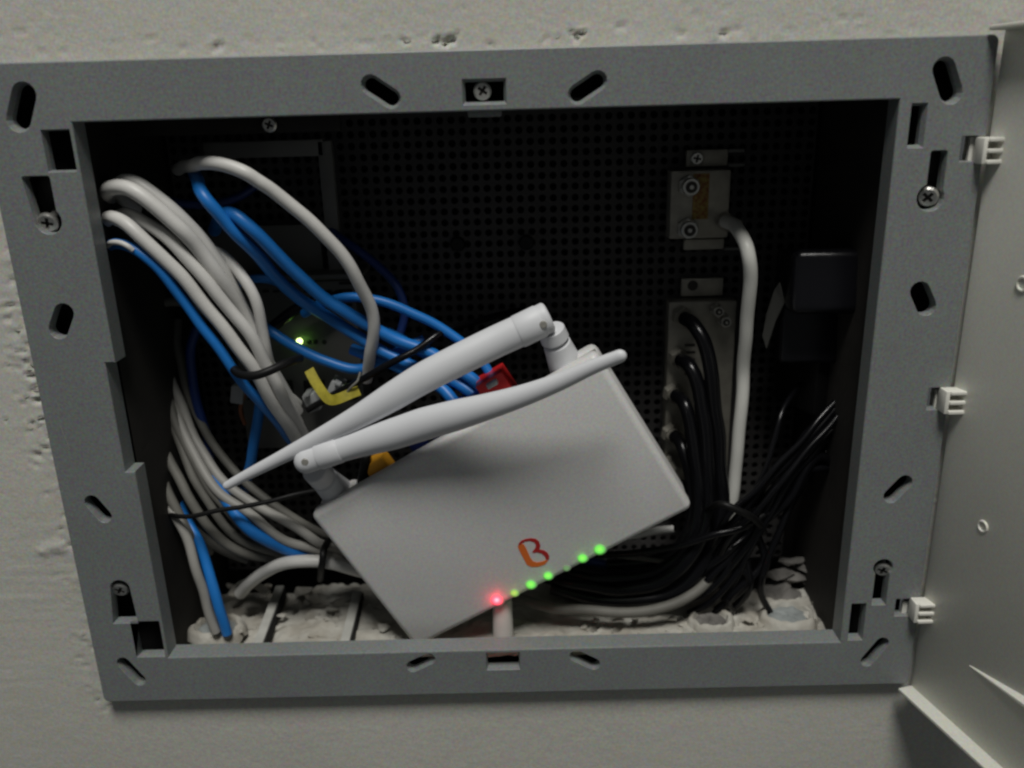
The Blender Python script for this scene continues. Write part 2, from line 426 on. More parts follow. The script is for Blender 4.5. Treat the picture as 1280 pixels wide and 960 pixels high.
# screws with cross recess
def screw_mesh(name):
    bm = bmesh.new(); n = 20; R = 3.9
    ring = [(R*.8*math.cos(2*math.pi*k/n), R*.8*math.sin(2*math.pi*k/n)) for k in range(n)]
    a, b = .62, 2.2
    plus = [(a, a), (a, b), (-a, b), (-a, a), (-b, a), (-b, -a), (-a, -a), (-a, -b), (a, -b), (a, -a), (b, -a), (b, a)]
    def V(l, d): return [bm.verts.new((x*.001, d*.001, z*.001)) for x, z in l]
    tri = tessellate_polygon([[Vector((x, z, 0)) for x, z in l] for l in (ring, plus)])
    vs = V(ring, -1.6)+V(plus, -1.6)
    for t in tri: bm.faces.new([vs[k] for k in t])
    p1 = vs[n:]; p2 = V([(x*.6, z*.6) for x, z in plus], -.4)
    for k in range(12): bm.faces.new((p1[k], p1[(k+1) % 12], p2[(k+1) % 12], p2[k]))
    bm.faces.new(p2)
    bm.faces.index_update(); dark = list(range(len(bm.faces)-13, len(bm.faces)))
    r1 = vs[:n]; r2 = V([(x*1.22, z*1.22) for x, z in ring], -1.0); r3 = V([(x*1.22, z*1.22) for x, z in ring], 0)
    r4 = V([(x*.5, z*.5) for x, z in ring], 0); r5 = V([(x*.5, z*.5) for x, z in ring], 9)
    for A, B in ((r1, r2), (r2, r3), (r3, r4), (r4, r5)):
        for k in range(n): bm.faces.new((A[k], A[(k+1) % n], B[(k+1) % n], B[k]))
    bmesh.ops.recalc_face_normals(bm, faces=bm.faces)
    me = bpy.data.meshes.new(name); bm.to_mesh(me); bm.free(); me.materials.append(M['steel']); me.materials.append(M['dsteel'])
    for i in dark: me.polygons[i].material_index = 1
    return me
SM = screw_mesh('screw')
def screw(px, py, mm, rpx, rot=0, tilt=(0, 0), parent=cab, mdl=None):
    o = bpy.data.objects.new('screw', SM); p = P(px, py, mm)
    o.location = p; s = rpx*dist(p)/FPX/.0039; o.scale = (s, s, s)
    o.rotation_euler = (tilt[0], rot, tilt[1]); link(o, parent); return o
bpy.context.view_layer.update()
screw(603, 114, 4.5, 11.5, .6, (-.1, 0)); screw(61, 277, 5, 13, .2, (.35, .1)); screw(1160, 245, 5, 13, .75, (.35, -.2))
screw(151, 735, 5, 11, .5, (.35, .2)); screw(1103, 710, 5, 11, .3, (.35, -.2)); screw(337, 156, 55, 9.5, .4)
# tab below the central top screw
bx('frame_tab', P(606, 141, 8), (.017, .008, .004), M['frame'], cab, bev=.001)
# upper strip and the inner bracket at the back left
def panel(name, x0, y0, x1, y1, mm, th, m, parent, bev=.0006):
    xm, ym = (x0+x1)/2, (y0+y1)/2
    xa, xb = P(x0, ym, mm).x, P(x1, ym, mm).x; za, zb = P(xm, y1, mm).z, P(xm, y0, mm).z
    return bx(name, ((xa+xb)/2, mm*.001+th/2, (za+zb)/2), (xb-xa, th, zb-za), m, parent, bev=bev)
panel('top_rail', 110, 140, 425, 168, 56, .004, M['box'], cab)
panel('bracket_top', 254, 176, 404, 197, 96, .006, M['bracket'], cab)
panel('bracket_post', 403.6, 176, 421, 345, 96, .006, M['bracket'], cab)
panel('bracket_plate', 262, 282, 402, 343, 100, .003, M['switch'], cab)
# --- hinge knuckles and clips inside the square holes
HXL = .2515
def door_dir(th): a = math.radians(th); return Vector((-math.cos(a), -math.sin(a), 0))
TH = 105.0
dd = door_dir(TH); nn = Vector((-math.sin(math.radians(TH)), math.cos(math.radians(TH)), 0))     # nn: out of the inner face
RD = Matrix((( dd.x, nn.x, 0), (dd.y, nn.y, 0), (0, 0, 1)))
H0 = Vector((HXL+.0008, .001, 0))
ZD0, ZD1 = -.1905, .1905
DW = .50
door = bx('door', H0+dd*(DW/2)-nn*.0012+Vector((0, 0, (ZD0+ZD1)/2)), (DW, .0024, ZD1-ZD0), M['door'], cab, R=RD, bev=.0005)
door['label'] = 'cream plastic door standing open towards the room'
for nm, z in (('bottom_flange', ZD0+.0011), ('top_flange', ZD1-.0011)):
    bx(nm, H0+dd*(DW/2)+nn*.0046+Vector((0, 0, z)), (DW, .0096, .0024), M['door'], door, R=RD, bev=.0006)
bx('free_edge_flange', H0+dd*(DW-.0012)+nn*.0046, (.0024, .0096, ZD1-ZD0-.006), M['door'], door, R=RD, bev=.0006)
# slanting rib that grows out of the inner face
def on_door(px, py, off=0.0):
    d = fw + rt*((px-640)/FPX) - up*((py-480)/FPX)
    t = (H0+nn*off-CAM).dot(nn)/d.dot(nn); return CAM+d*t
bm = bmesh.new()
a, b = on_door(1212, 832), on_door(1300, 886)
b = a+(b-a)*2.6
e = Vector((0, 0, .0045))
vs = [bm.verts.new(p) for p in (a-e*.1, a+e*.1, a+nn*.0003, b-e, b+e, b+nn*.011-e*.2, b+nn*.011-e*.9, a+nn*.0003-e*.1)]
for f in ((0, 1, 2, 7), (3, 6, 5, 4), (1, 4, 5, 2), (2, 5, 6, 7), (7, 6, 3, 0), (0, 3, 4, 1)): bm.faces.new([vs[k] for k in f])
obj('slanting_rib', bm, M['door'], door)
for px, py, r in ((1229, 658, 7), (1279, 355, 9)):
    c = on_door(px, py); R = r*dist(c)/FPX
    bm = bmesh.new(); n = 20; rings = []
    ax, az = dd, Vector((0, 0, 1))
    for q, h in ((1.25, -.0002), (1.05, .0009), (.85, .0009), (.62, -.0004), (.05, -.0004)):
        rings.append([bm.verts.new(c+nn*h+(ax*math.cos(2*math.pi*k/n)+az*math.sin(2*math.pi*k/n))*R*q) for k in range(n)])
    for A, B in zip(rings, rings[1:]):
        for k in range(n): bm.faces.new((A[k], A[(k+1) % n], B[(k+1) % n], B[k]))
    obj('round_boss', bm, M['door'], door, True, .9)
for k, (px, py, w, h) in enumerate(((1238, 188, 26, 32), (1191, 501, 25, 30), (1152, 763, 22, 27))):
    c = P(px, py, -4); s = dist(c)/FPX; W, H = w*s, h*s
    hb = bx('hinge', c+Vector((-W*.42, .001, 0)), (W*.22, .009, H), M['hinge'], cab, bev=.0006)
    for q in (-1, 0, 1):
        bx('knuckle_plate', c+Vector((W*.10, 0, q*H*.42)), (W*.86, .009, H*.16), M['hinge'], hb, bev=.0005)
    bx('hinge_web', c+Vector((W*.12, .0038, 0)), (W*.7, .0016, H*.9), M['hinge'], hb)
    r = hing_rect[k]; m_ = P(r[0]*.38+r[2]*.62, (r[1]+r[3])/2, 4)
    bx('clip', m_, (.0042, .002, (r[3]-r[1])*s*.86), M['hinge'], hb)

# ------------------------------------------------------------------ rubble floor inside the box
bm = bmesh.new()
fx0, fx1, fy0, fy1 = -.2094, .2094, .0137, .117
NX, NY = 330, 84
def floor_pt(px, py, z=-.166):
    d = fw + rt*((px-640)/FPX) - up*((py-480)/FPX); t = (z-CAM.z)/d.z; return CAM+d*t
cracks = []
for a_, b_, w_, d_ in (((384, 733), (368, 758), 1.5, 7), ((388, 766), (420, 764), 2.2, 6), ((412, 762), (432, 748), 1.5, 5), ((330, 772), (318, 792), 1.2, 5), ((288, 752), (316, 754), 2.0, 7),
                       ((262, 796), (300, 799), 1.0, 3), ((350, 745), (362, 735), 1.0, 4), ((868, 790), (905, 780), 1.6, 5), ((905, 780), (930, 768), 1.2, 5), ((850, 780), (868, 790), 1.4, 6), ((948, 790), (1018, 786), 1.0, 3),
                       ((740, 782), (752, 775), 1.5, 6), ((768, 784), (785, 776), 1.2, 5), ((1020, 770), (1016, 784), 1.0, 5), ((470, 782), (500, 770), 1.6, 5)):
    p, q = floor_pt(*a_), floor_pt(*b_); cracks.append((p.x, p.y, q.x, q.y, w_*.001, d_*.001))
def floor_z(x, y):
    z = floor_base(x, y)
    x += noise.noise(Vector((x*300, y*300, 1)))*.0012; y += noise.noise(Vector((x*300, y*300, 5)))*.0012
    for ax, ay, bx2, by2, w, d in cracks:
        ux, uy = bx2-ax, by2-ay; L2 = ux*ux+uy*uy; t = max(0, min(1, ((x-ax)*ux+(y-ay)*uy)/L2))
        q = math.hypot(x-ax-ux*t, y-ay-uy*t)
        if q < w*1.6: z -= d*min(1, (w*1.6-q)/w)
        elif q < w*2.8: z += .0008*(1-(q-w*1.6)/(w*1.2))
    return z
def floor_base(x, y):
    v = Vector((x, y, 0))
    z = -.1695 + noise.noise(v*30)*.0020 + max(0, noise.noise(v*85+Vector((3, 1, 0))))*.0028 + noise.noise(v*260)*.0009
    z += max(0, (y-.045))*.05
    if x > .10: z += .003*max(0, noise.noise(v*55))
    if y < .02: z = min(z, -.1685)
    if x < -.13 and y > .03: z -= min(.006, (-.13-x)*.2)
    z = min(z, -.1585)
    lim = .099-.019*min(1, max(0, (x-.02)/.10))  # floor shaped to drop away behind so its shaded back part goes dark
    e = y-(lim+.006*noise.noise(Vector((x*40, 3, 1)))+.003*noise.noise(Vector((x*160, 3, 1))))
    return z-min(.05, e*3.5) if e > 0 else z
g = [[bm.verts.new((fx0+(fx1-fx0)*i/NX, fy0+(fy1-fy0)*j/NY, floor_z(fx0+(fx1-fx0)*i/NX, fy0+(fy1-fy0)*j/NY))) for j in range(NY+1)] for i in range(NX+1)]
for i in range(NX):
    for j in range(NY): bm.faces.new((g[i][j], g[i+1][j], g[i+1][j+1], g[i][j+1]))
o = obj('plaster_floor', bm, M['rubble'], cab, True, .7); o['label'] = 'rough plaster filling at the bottom of the box'
def onfloor(px, py, z=-.166):
    d = fw + rt*((px-640)/FPX) - up*((py-480)/FPX); t = (z-CAM.z)/d.z; return CAM+d*t
# loose chunks
bm = bmesh.new()
def chunk(c, s, seed):
    rg = random.Random(seed); q = (rg.uniform(.8, 1.6), rg.uniform(.6, 1.2), rg.uniform(.3, .8))
    vs = []
    for _ in range(11):
        v = Vector((rg.gauss(0, 1), rg.gauss(0, 1), rg.gauss(0, 1))).normalized()*rg.uniform(.7, 1.1)
        vs.append(bm.verts.new(Vector((v.x*q[0]*s, v.y*q[1]*s, v.z*q[2]*s))+c))
    h = bmesh.ops.convex_hull(bm, input=vs)
    bmesh.ops.delete(bm, geom=[e for e in h['geom_interior'] if isinstance(e, bmesh.types.BMVert)], context='VERTS')
for k in range(150):
    x = random.choice((random.uniform(-.17, -.04), random.uniform(.05, .19), random.uniform(-.18, .19))); y = random.uniform(.018, .075)
    s = random.choice((.0008, .0011, .0016, .0024, .0036))
    chunk(Vector((x, y, floor_z(x, y)+s*.25)), s, k*1.7)
for px, py, s in ((300, 745, .006), (285, 735, .005), (398, 748, .006), (420, 752, .005), (352, 770, .004), (415, 762, .004), (745, 775, .003), (775, 772, .005), (795, 775, .004),
                  (380, 740, .006), (330, 733, .005), (840, 775, .004), (935, 775, .004), (1010, 770, .005), (1030, 752, .006), (265, 797, .004), (300, 790, .004), (480, 785, .005)):
    c = onfloor(px, py); chunk(c+Vector((0, 0, s*.15)), s, px)
tag(obj('plaster_rubble', bm, M['rubble']), 'broken plaster crumbs lying along the bottom of the cabinet', 'rubble', None, 'stuff')
bm = bmesh.new()
for px, py, mm, q in ((985, 742, 78, .013), (1006, 742, 80, .011), (970, 735, 78, .008), (990, 720, 80, .0085), (1003, 712, 82, .0065), (974, 716, 80, .006), (982, 702, 82, .0045), (1014, 726, 80, .006), (994, 700, 82, .004)):
    chunk(P(px, py, mm), q*1.4, px*1.0)
tag(obj('plaster_lump', bm, M['lump'], smooth=False), 'ragged grey plaster lump in the dark right corner behind the black cords', 'plaster lump')
# plastic ribs on the floor (parts of the box)
for (ax, ay, bx_, by) in ((350, 733, 322, 806), (447, 740, 430, 806)):
    a, b = onfloor(ax, ay, -.162), onfloor(bx_, by, -.162); t = (b-a).normalized(); s = Vector((-t.y, t.x, 0)); R = Matrix((t, s, Vector((0, 0, 1)))).transposed()
    bx('base_rib', (a+b)/2+Vector((0, 0, -.003)), ((b-a).length, .0062, .008), M['smooth_plaster'], cab, R=R, bev=.0008)
    bx('base_groove', (a+b)/2+s*.0037*(1 if s.x > 0 else -1)+Vector((0, 0, -.0040)), ((b-a).length*.98, .0009, .008), M['void'], cab, R=R)
# conduit collars with cable entry
def collar(px, py, r, m, label, sq=1.0, z=-.165):
    c = onfloor(px, py, z); n = 36
    def rings(prof, rough, mm_, name, parent=None):
        bm = bmesh.new(); rr = []
        for q, h in prof:
            rr.append([bm.verts.new(c+Vector((math.cos(2*math.pi*k/n)*r*q*(1+rough*noise.noise(Vector((math.cos(2*math.pi*k/n)*2, math.sin(2*math.pi*k/n)*2, px+q)))), math.sin(2*math.pi*k/n)*r*q*.8, h+rough*.010*noise.noise(Vector((math.cos(2*math.pi*k/n)*3, math.sin(2*math.pi*k/n)*3+q*4, px)))))) for k in range(n)])
        for A_, B_ in zip(rr, rr[1:]):
            for k in range(n): bm.faces.new((A_[k], A_[(k+1) % n], B_[(k+1) % n], B_[k]))
        bm.faces.new(rr[-1])
        return obj(name, bm, mm_, parent, True, .7)
    o = rings(((1.25, -.006), (1.16, -.0005), (1.08, .0012), (.98, .0022), (.90, .0018), (.84, -.0005), (.80, -.003)), .22, M['rubble'], 'conduit_collar')
    rings(((.82, -.002), (.70, .0002), (.5, .0009), (.3, .0003), (.05, .0006)), .16, m, 'foam_plug', o)
    return tag(o, label, 'conduit', 'conduit ends in the cabinet floor')
collar(272, 783, .0155, M['conduit'], 'grey foam filled conduit end where a white and a blue cable go down')
collar(985, 768, .016, M['conduit'], 'grey foam filled conduit end in the right corner of the floor')
collar(888, 774, .013, M['lump'], 'crumbling plaster ring round a conduit beneath the black bundle')
# crumpled ribbon by the first rib
pts = [onfloor(*p) for p in ((288, 745, -.158), (296, 733, -.156), (310, 727, -.154), (322, 733, -.156), (335, 742, -.158))]
bm = bmesh.new(); sweep(bm, smooth_path(pts), .0028, 10, .45, Vector((0, 0, 1)))
tag(obj('plaster_strip', bm, M['rubble'], smooth=True), 'curled strip of grey filler arching over a hole beside the blue cable', 'filler strip')
# white post
c = P(629, 797, 26); c.z = -.172
pt = thing('floor_post', c, 'short white round post standing under the red light of the router', 'post')
bm = bmesh.new(); cyl(bm, c, c+Vector((0, 0, .008)), .0083, 24, .0075, .001); obj('foot', bm, M['peg'], pt, True, .7)
bm = bmesh.new(); cyl(bm, c+Vector((0, .001, .0081)), c+Vector((0, .004, .034)), .0066, 24, .0062, .0008); obj('shaft', bm, M['peg'], pt, True, .7)

# ------------------------------------------------------------------ router
K = 1.32
def RP(v): return CAM+(Vector(v)-CAM)*K
A, B, D = RP((-.0836, -.092, -.0152)), RP((-.0412, -.0895, -.0905)), RP((.0466, -.1005, .0612))
ru = (D-A).normalized(); rv = (B-A); RV = rv.length; RU = (D-A).length
rv = (rv-ru*rv.dot(ru)).normalized(); rn = ru.cross(rv); 
if rn.y < 0: rn = -rn
RR = Matrix((ru, rv, rn)).transposed()
def L(u, v, n): return A+ru*u+rv*v+rn*n
def face_pt(px, py, off=0.0):
    d = fw + rt*((px-640)/FPX) - up*((py-480)/FPX); t = (A-rn*off-CAM).dot(rn)/d.dot(rn); return CAM+d*t
rou = thing('wifi_router', B, 'white wifi router tilted in the cabinet, two antennas and lit green and red lights', 'router')
bx('front_shell', L(RU/2, RV/2, .006), (RU, RV, .012), M['rout'], rou, R=RR, bev=.0044, seg=4)
bm = bmesh.new()
box(bm, L(RU/2, RV/2+.0075, .0205), RU-.0015, RV-.0165, .0165, RR, .004, 3)
for u in (.0145, RU-.0145): box(bm, L(u, .0125, .0200), .0275, .023, .0155, RR, .0045, 3)
obj('rear_shell', bm, M['rout'], rou, True, .6)
bx('seam', L(RU/2, RV/2, .0118), (RU-.0025, RV-.0025, .0012), M['antpin'], rou, R=RR)
bx('port_panel', L(RU/2, .0155, .021), (RU-.06, .006, .013), M['matteblack'], rou, R=RR)
# where the logo stands
def poly(name, zp, m, off):
    pts = [face_pt(590+x/6, 640+y/6, off) for x, y in zp]; bm = bmesh.new()
    a = [bm.verts.new(p) for p in pts]; b = [bm.verts.new(p+rn*(off+.00005)) for p in pts]
    tri = tessellate_polygon([[Vector((x, y, 0)) for x, y in zp]])
    for t in tri: bm.faces.new([a[k] for k in t])
    for k in range(len(a)): bm.faces.new((a[k], a[(k+1) % len(a)], b[(k+1) % len(a)], b[k]))
    return obj(name, bm, m, rou)
poly('logo_top', ((345, 254), (352, 235), (370, 216), (400, 204), (440, 197), (478, 202), (503, 222), (513, 252), (506, 282), (540, 289), (566, 306), (580, 332), (578, 356), (556, 360), (548, 334), (520, 310), (487, 302), (458, 307), (453, 299), (474, 273), (479, 246), (465, 225), (430, 216), (395, 222), (372, 238)), M['logored'], .0003)
poly('logo_stem', ((343, 258), (370, 241), (390, 244), (406, 272), (440, 347), (460, 372), (490, 379), (528, 372), (555, 362), (570, 366), (545, 395), (495, 411), (445, 412), (412, 396), (388, 352), (352, 284)), M['logoorange'], .00025)
# status lights
def led(px, py, r, m, lamp=None, e=0.0, label=None):
    c = face_pt(px, py, 0)-rn*.00015
    bm = bmesh.new(); n = 24; rings = []
    for q in (.999, .75, .5, .25): rings.append([bm.verts.new((q*math.cos(2*math.pi*k/n), q*math.sin(2*math.pi*k/n), (.02 if q < .99 else .3))) for k in range(n)])
    for a_, b_ in zip(rings, rings[1:]):
        for k in range(n): bm.faces.new((a_[k], a_[(k+1) % n], b_[(k+1) % n], b_[k]))
    bm.faces.new(rings[-1])
    o = obj('status_light', bm, m, None, True)
    o.matrix_world = Matrix.Translation(c) @ RR.to_4x4() @ Matrix.Diagonal((r, r, r, 1))
    bpy.context.view_layer.update()
    w = o.matrix_world.copy(); o.parent = rou; o.matrix_parent_inverse = rou.matrix_world.inverted(); o.matrix_world = w
    if label: o['label'] = label
    if lamp:
        d = bpy.data.lights.new('status_light_glow', 'POINT'); d.energy = e; d.color = lamp; d.shadow_soft_size = .0015
        q = bpy.data.objects.new('status_light_glow', d); q.location = c-rn*.003; link(q, rou)
    return o
led(621, 750, .0056, G_RED, (1, .03, .07), .0022, 'red lit status light')
led(643, 741, .0038, G_YEL, (.6, 1, .02), .00012, 'yellow-green lit status light')
for px, py, rr_ in ((663.5, 730.5, .0046), (685, 719.5, .0042), (728, 697.5, .0044), (749.5, 686.5, .0050)):
    led(px, py, rr_, G_GRN, (.2, 1, .02), .00018)
led(708, 710, .0030, G_GRND, label='dim green status light')
# ports and plugs on the rear edge
def port(name, u, v, n, s, m, parent=rou): return bx(name, L(u, v, n), s, m, parent, R=RR, bev=.0007)
def u_at(px, py, n, v):      # u along the rear edge that shows at px
    best = None
    for k in range(0, 200):
        u = RU*k/199; p = L(u, v, n)-CAM; x = 640+FPX*p.dot(rt)/p.dot(fw)
        if best is None or abs(x-px) < best[0]: best = (abs(x-px), u)
    return best[1]
ur = u_at(632, 465, .020, .004)
pr = port('wan_port', ur, -.004, .022, (.018, .0200, .017), M['red'])
port('port_cavity', ur+.001, -.0110, .0135, (.007, .0030, .008), M['clear'], pr)
for k, px in enumerate((530, 556, 582, 606)):
    port('lan_port', u_at(px, 480, .020, .004), .001, .022, (.0115, .020, .016), M['portblue'])
port('phone_port', u_at(478, 560, .020, .004), .0035, .021, (.0135, .017, .014), M['orange'])
port('power_socket', u_at(452, 560, .020, .004), .0085, .019, (.009, .010, .010), M['matteblack'])
# antennas
def antenna(label, base_uv, knuckle, path, widths, pinpx, pindepth, jl=None, rnd=False):
    """path in px with depth; widths px"""
    kn = P(*knuckle); base = L(*base_uv)
    ax = (kn-base).normalized(); a_ = base
    n1 = (kn-base).length
    bm = bmesh.new()
    cyl(bm, base-ax*.004, base+ax*(n1*.50), .0105, 28, .0080, .0010)
    mo = obj('antenna_mount', bm, M['ant'], rou, True, .6)
    bm = bmesh.new(); cyl(bm, base+ax*(n1*.50+.0003), base+ax*(n1*.50+.0016), .0066, 24)
    cyl(bm, base+ax*(n1*.50+.0018), base+ax*(n1*.78), .0082, 28, .0078, .0006); obj('swivel_ring', bm, M['ant'], mo, True, .6)
    pts = [P(*p) for p in path]; sm = smooth_path(pts, 8)
    W = []
    for i in range(len(widths)-1):
        for k in range(8): t = k/8; t = t; W.append(widths[i]*(1-t)+widths[i+1]*t)
    W.append(widths[-1])
    # smooth the width once
    W = [W[0]]+[(W[i-1]+W[i]+W[i+1])/3 for i in range(1, len(W)-1)]+[W[-1]]
    rad = [w/2*dist(p)/FPX for w, p in zip(W, sm)]
    # rounded tip
    t = (sm[-1]-sm[-2]).normalized(); r = rad[-1]
    for q in (.35, .65, .85, .96, 1.0): sm.append(pts[-1]+t*r*q); rad.append(r*math.sqrt(max(.002, 1-q*q)))
    t = (sm[0]-sm[1]).normalized(); r = rad[0]; p0 = sm[0]
    for q in ((.4, .7, .9, 1.0) if rnd else (.10, .16)):
        sm.insert(0, p0+t*r*q); rad.insert(0, r*(math.sqrt(max(.003, 1-q*q)) if rnd else (.93 if q < .12 else .80)))
    bm = bmesh.new(); sweep(bm, sm, rad, 24, .82)
    an = obj('antenna', bm, M['ant'], rou, True, 1.0); an['label'] = label
    c = P(pinpx[0], pinpx[1], pindepth); bm = bmesh.new(); cyl(bm, c+Vector((0, .004, 0)), c, .0021, 16, .0021, .0003); obj('hinge_pin', bm, M['antpin'], an, True, .6)
    # raised sleeve round the hinged end
    if jl:
        for (a0, a1, w) in jl:
            p0, p1 = P(*a0), P(*a1); rr_ = w/2*dist(p0)/FPX
            bm = bmesh.new(); sweep(bm, [p0, p0.lerp(p1, .04), p0.lerp(p1, .96), p1], [rr_*.97, rr_, rr_, rr_*.97], 28, .84); obj('sleeve', bm, M['ant'], an, True, .6)
    return an
uL = .0145; uR = RU-.0215
AR = [(684, 397, 18), (655, 411, 16)]
antenna('upper antenna folded down to the left', (uR, .004, .020), (683, 398, 20),
        [(684, 397, 18), (655, 411, 16), (620, 427, 15), (575, 449, 12), (530, 472, 10), (490, 496, 9), (450, 520, 9), (405, 544, 10), (350, 572.5, 11), (305, 595.5, 12), (284, 607, 12)],
        [41, 41, 41, 41, 40, 37, 31, 24, 17, 13, 11], (679, 406), 9.0, [((676, 401, 17.4), (647, 415, 15.7), 43)])
antenna('lower antenna folded across to the right', (uL, .004, .020), (384, 578, 10),
        [(383, 577, 8), (410, 567, 8), (445, 556, 7.5), (490, 543, 4), (530, 530, 0), (570, 519, -5), (610, 508, -10), (655, 494, -15), (700, 477, -20), (740, 459, -25), (775, 445, -29)],
        [31, 31, 34, 40, 42, 40, 34, 28, 23, 19, 17], (381, 578), 2.0, [((398, 571.5, 8), (425, 562, 7.9), 34)], True)

# ------------------------------------------------------------------ devices behind
c = P(370, 545, 90)
sw = thing('network_switch', c, 'dim grey switch behind the cables with one lit yellow-green light', 'network switch')
panel('housing', 296, 352, 452, 560, 84, .030, M['switch'], sw, .0012)
panel('front_lip', 296, 344, 452, 351, 81, .034, M['switch'], sw, .0008)
for k in range(10):
    p = P(306+k*13, 364, 83.4); bx('vent_slot', p, (.0038, .0012, .0013), M['void'], sw)
for k in range(5):
    p = P(432, 346+k*9+8, 83.2); bx('vent_slot', p, (.008, .0012, .0012), M['void'], sw)
def disc(name, px, py, mm, r, m, parent):
    c = P(px, py, mm); bm = bmesh.new(); cyl(bm, c+Vector((0, .002, 0)), c, r, 14, r, .0002); return obj(name, bm, m, parent, True, .6)
disc('switch_light', 374, 427, 83, .0021, E_SW, sw)['label'] = 'lit yellow-green indicator'
for px in (386, 394, 405): disc('indicator', px, 427.5, 83.4, .0015, M['void'], sw)
for px in (300, 340, 380, 420): panel('switch_port', px, 476, px+26, 500, 82.6, .002, M['void'], sw, .0003)
dl = bpy.data.lights.new('switch_light_glow', 'POINT'); dl.energy = .0006; dl.color = (.35, 1, .1); dl.shadow_soft_size = .001
q = bpy.data.objects.new('switch_light_glow', dl); q.location = P(377, 427, 79); link(q, sw)

# coax splitters
def fconn(name, px, py, mm, length, rpx, parent, tilt=Vector((0, -1, 0)), hollow=True):
    c = P(px, py, mm); s = dist(c)/FPX; r = rpx*s; t = tilt.normalized(); bm = bmesh.new()
    cyl(bm, c, c+t*length*.35, r*1.05, 6, r*1.05, .0004)
    cyl(bm, c+t*(length*.35+.0001), c+t*length, r*.82, 18, r*.82, .0004)
    o = obj(name, bm, M['steel'] if hollow else M['zinc'], parent, True, .5)
    if hollow:
        bm = bmesh.new(); cyl(bm, c+t*(length-.0003), c+t*(length+.0003), r*.56, 16); obj('socket', bm, M['dsteel'], o)
        bm = bmesh.new(); cyl(bm, c+t*length, c+t*(length+.0012), r*.2, 10); obj('centre_pin', bm, M['steel'], o)
    return o
c = P(876, 298, 112)
s1 = thing('coax_splitter', c, 'small upper zinc splitter with yellow sticker and white coax', 'splitter', 'coax splitters on the back plate')
panel('body', 838, 213, 912, 298, 100, .014, M['zinc'], s1, .001)
panel('mounting_tab', 858, 187, 910, 208, 112, .004, M['zinc'], s1, .0006)
panel('mounting_tab', 855, 299, 905, 312, 108, .004, M['zinc'], s1, .0006)
for y in (186, 204): panel('bracket_prong', 911, y, 931, y+4.5, 112, .003, M['bracket'], s1, .0003)
panel('bracket_prong', 906, 309, 930, 313, 112, .003, M['bracket'], s1, .0003)
panel('sticker', 866, 217, 886, 274, 99.6, .0005, M['sticker'], s1, .0001)
fconn('connector', 860, 232, 99.8, .011, 13, s1); fconn('connector', 858, 285, 99.8, .011, 13, s1)
screw(871, 198, 111.5, 8.5, .2, parent=s1); 
fconn('connector', 905, 276, 99, .012, 11, s1, Vector((.5, -.8, -.2)), False)
c = P(876, 598, 114)
s2 = thing('coax_splitter', c, 'long lower zinc splitter with black coax cables screwed on', 'splitter', 'coax splitters on the back plate')
panel('body', 833, 377, 915, 600, 102, .013, M['zinc'], s2, .001)
panel('mounting_tab', 852, 348, 904, 370, 111, .004, M['zinc'], s2, .0006)
disc('tab_hole', 866, 357, 110.6, .0035, M['dsteel'], s2)
for px, py in ((851, 394), (846, 446), (840, 490), (838, 540), (836, 580)):
    fconn('connector', px-2, py-2, 101.6, .014, 12, s2, Vector((.35, -.85, -.25)), False)
for px, py in ((894, 385), (903, 398)): fconn('connector', px, py, 101.6, .011, 8, s2)
for k in range(5): panel('embossed_mark', 856, 430+k*9, 869, 433+k*9, 101.6, .0005, M['dsteel'], s2, .0001)

# power adapters
c = P(1045, 410, 75)
ad = thing('power_adapter', c, 'black plastic power adapter brick with grey label hanging at the right wall', 'power adapter')
Ra = Matrix.Rotation(math.radians(-6), 3, 'Z') @ Matrix.Rotation(math.radians(-9), 3, 'X')
ca = P(1042, 356, 44)
bx('housing', ca+Vector((0, .012, 0)), (.045, .028, .038), M['adapt'], ad, R=Ra, bev=.0055, seg=4)
bx('rear_cap', ca+Vector((.003, .034, -.020)), (.046, .024, .070), M['adapt'], ad, R=Ra, bev=.003, seg=3)
ad2 = thing('power_adapter', P(1000, 470, 85), 'dull black adapter standing lower with a pale lozenge label on its side', 'power adapter')
Rb = Matrix.Rotation(math.radians(58), 3, 'Z') @ Matrix.Rotation(math.radians(10), 3, 'Y')
cb = P(1018, 450, 92)
bx('housing', cb, (.030, .044, .062), M['matteblack'], ad2, R=Matrix.Rotation(math.radians(20), 3, 'Z'), bev=.003)
bm = bmesh.new()
lz = [P(974, 353, 62), P(980, 379, 62), P(969, 402, 68), P(958, 436, 74), P(953, 420, 75), P(958, 392, 72), P(968, 362, 66)]
a = [bm.verts.new(p) for p in lz]; b = [bm.verts.new(p+Vector((.0008, .0008, 0))) for p in lz]
bm.faces.new(a); bm.faces.new(b[::-1])
for k in range(len(a)): bm.faces.new((a[k], a[(k+1) % len(a)], b[(k+1) % len(a)], b[k]))
obj('side_label', bm, M['label'], ad2)

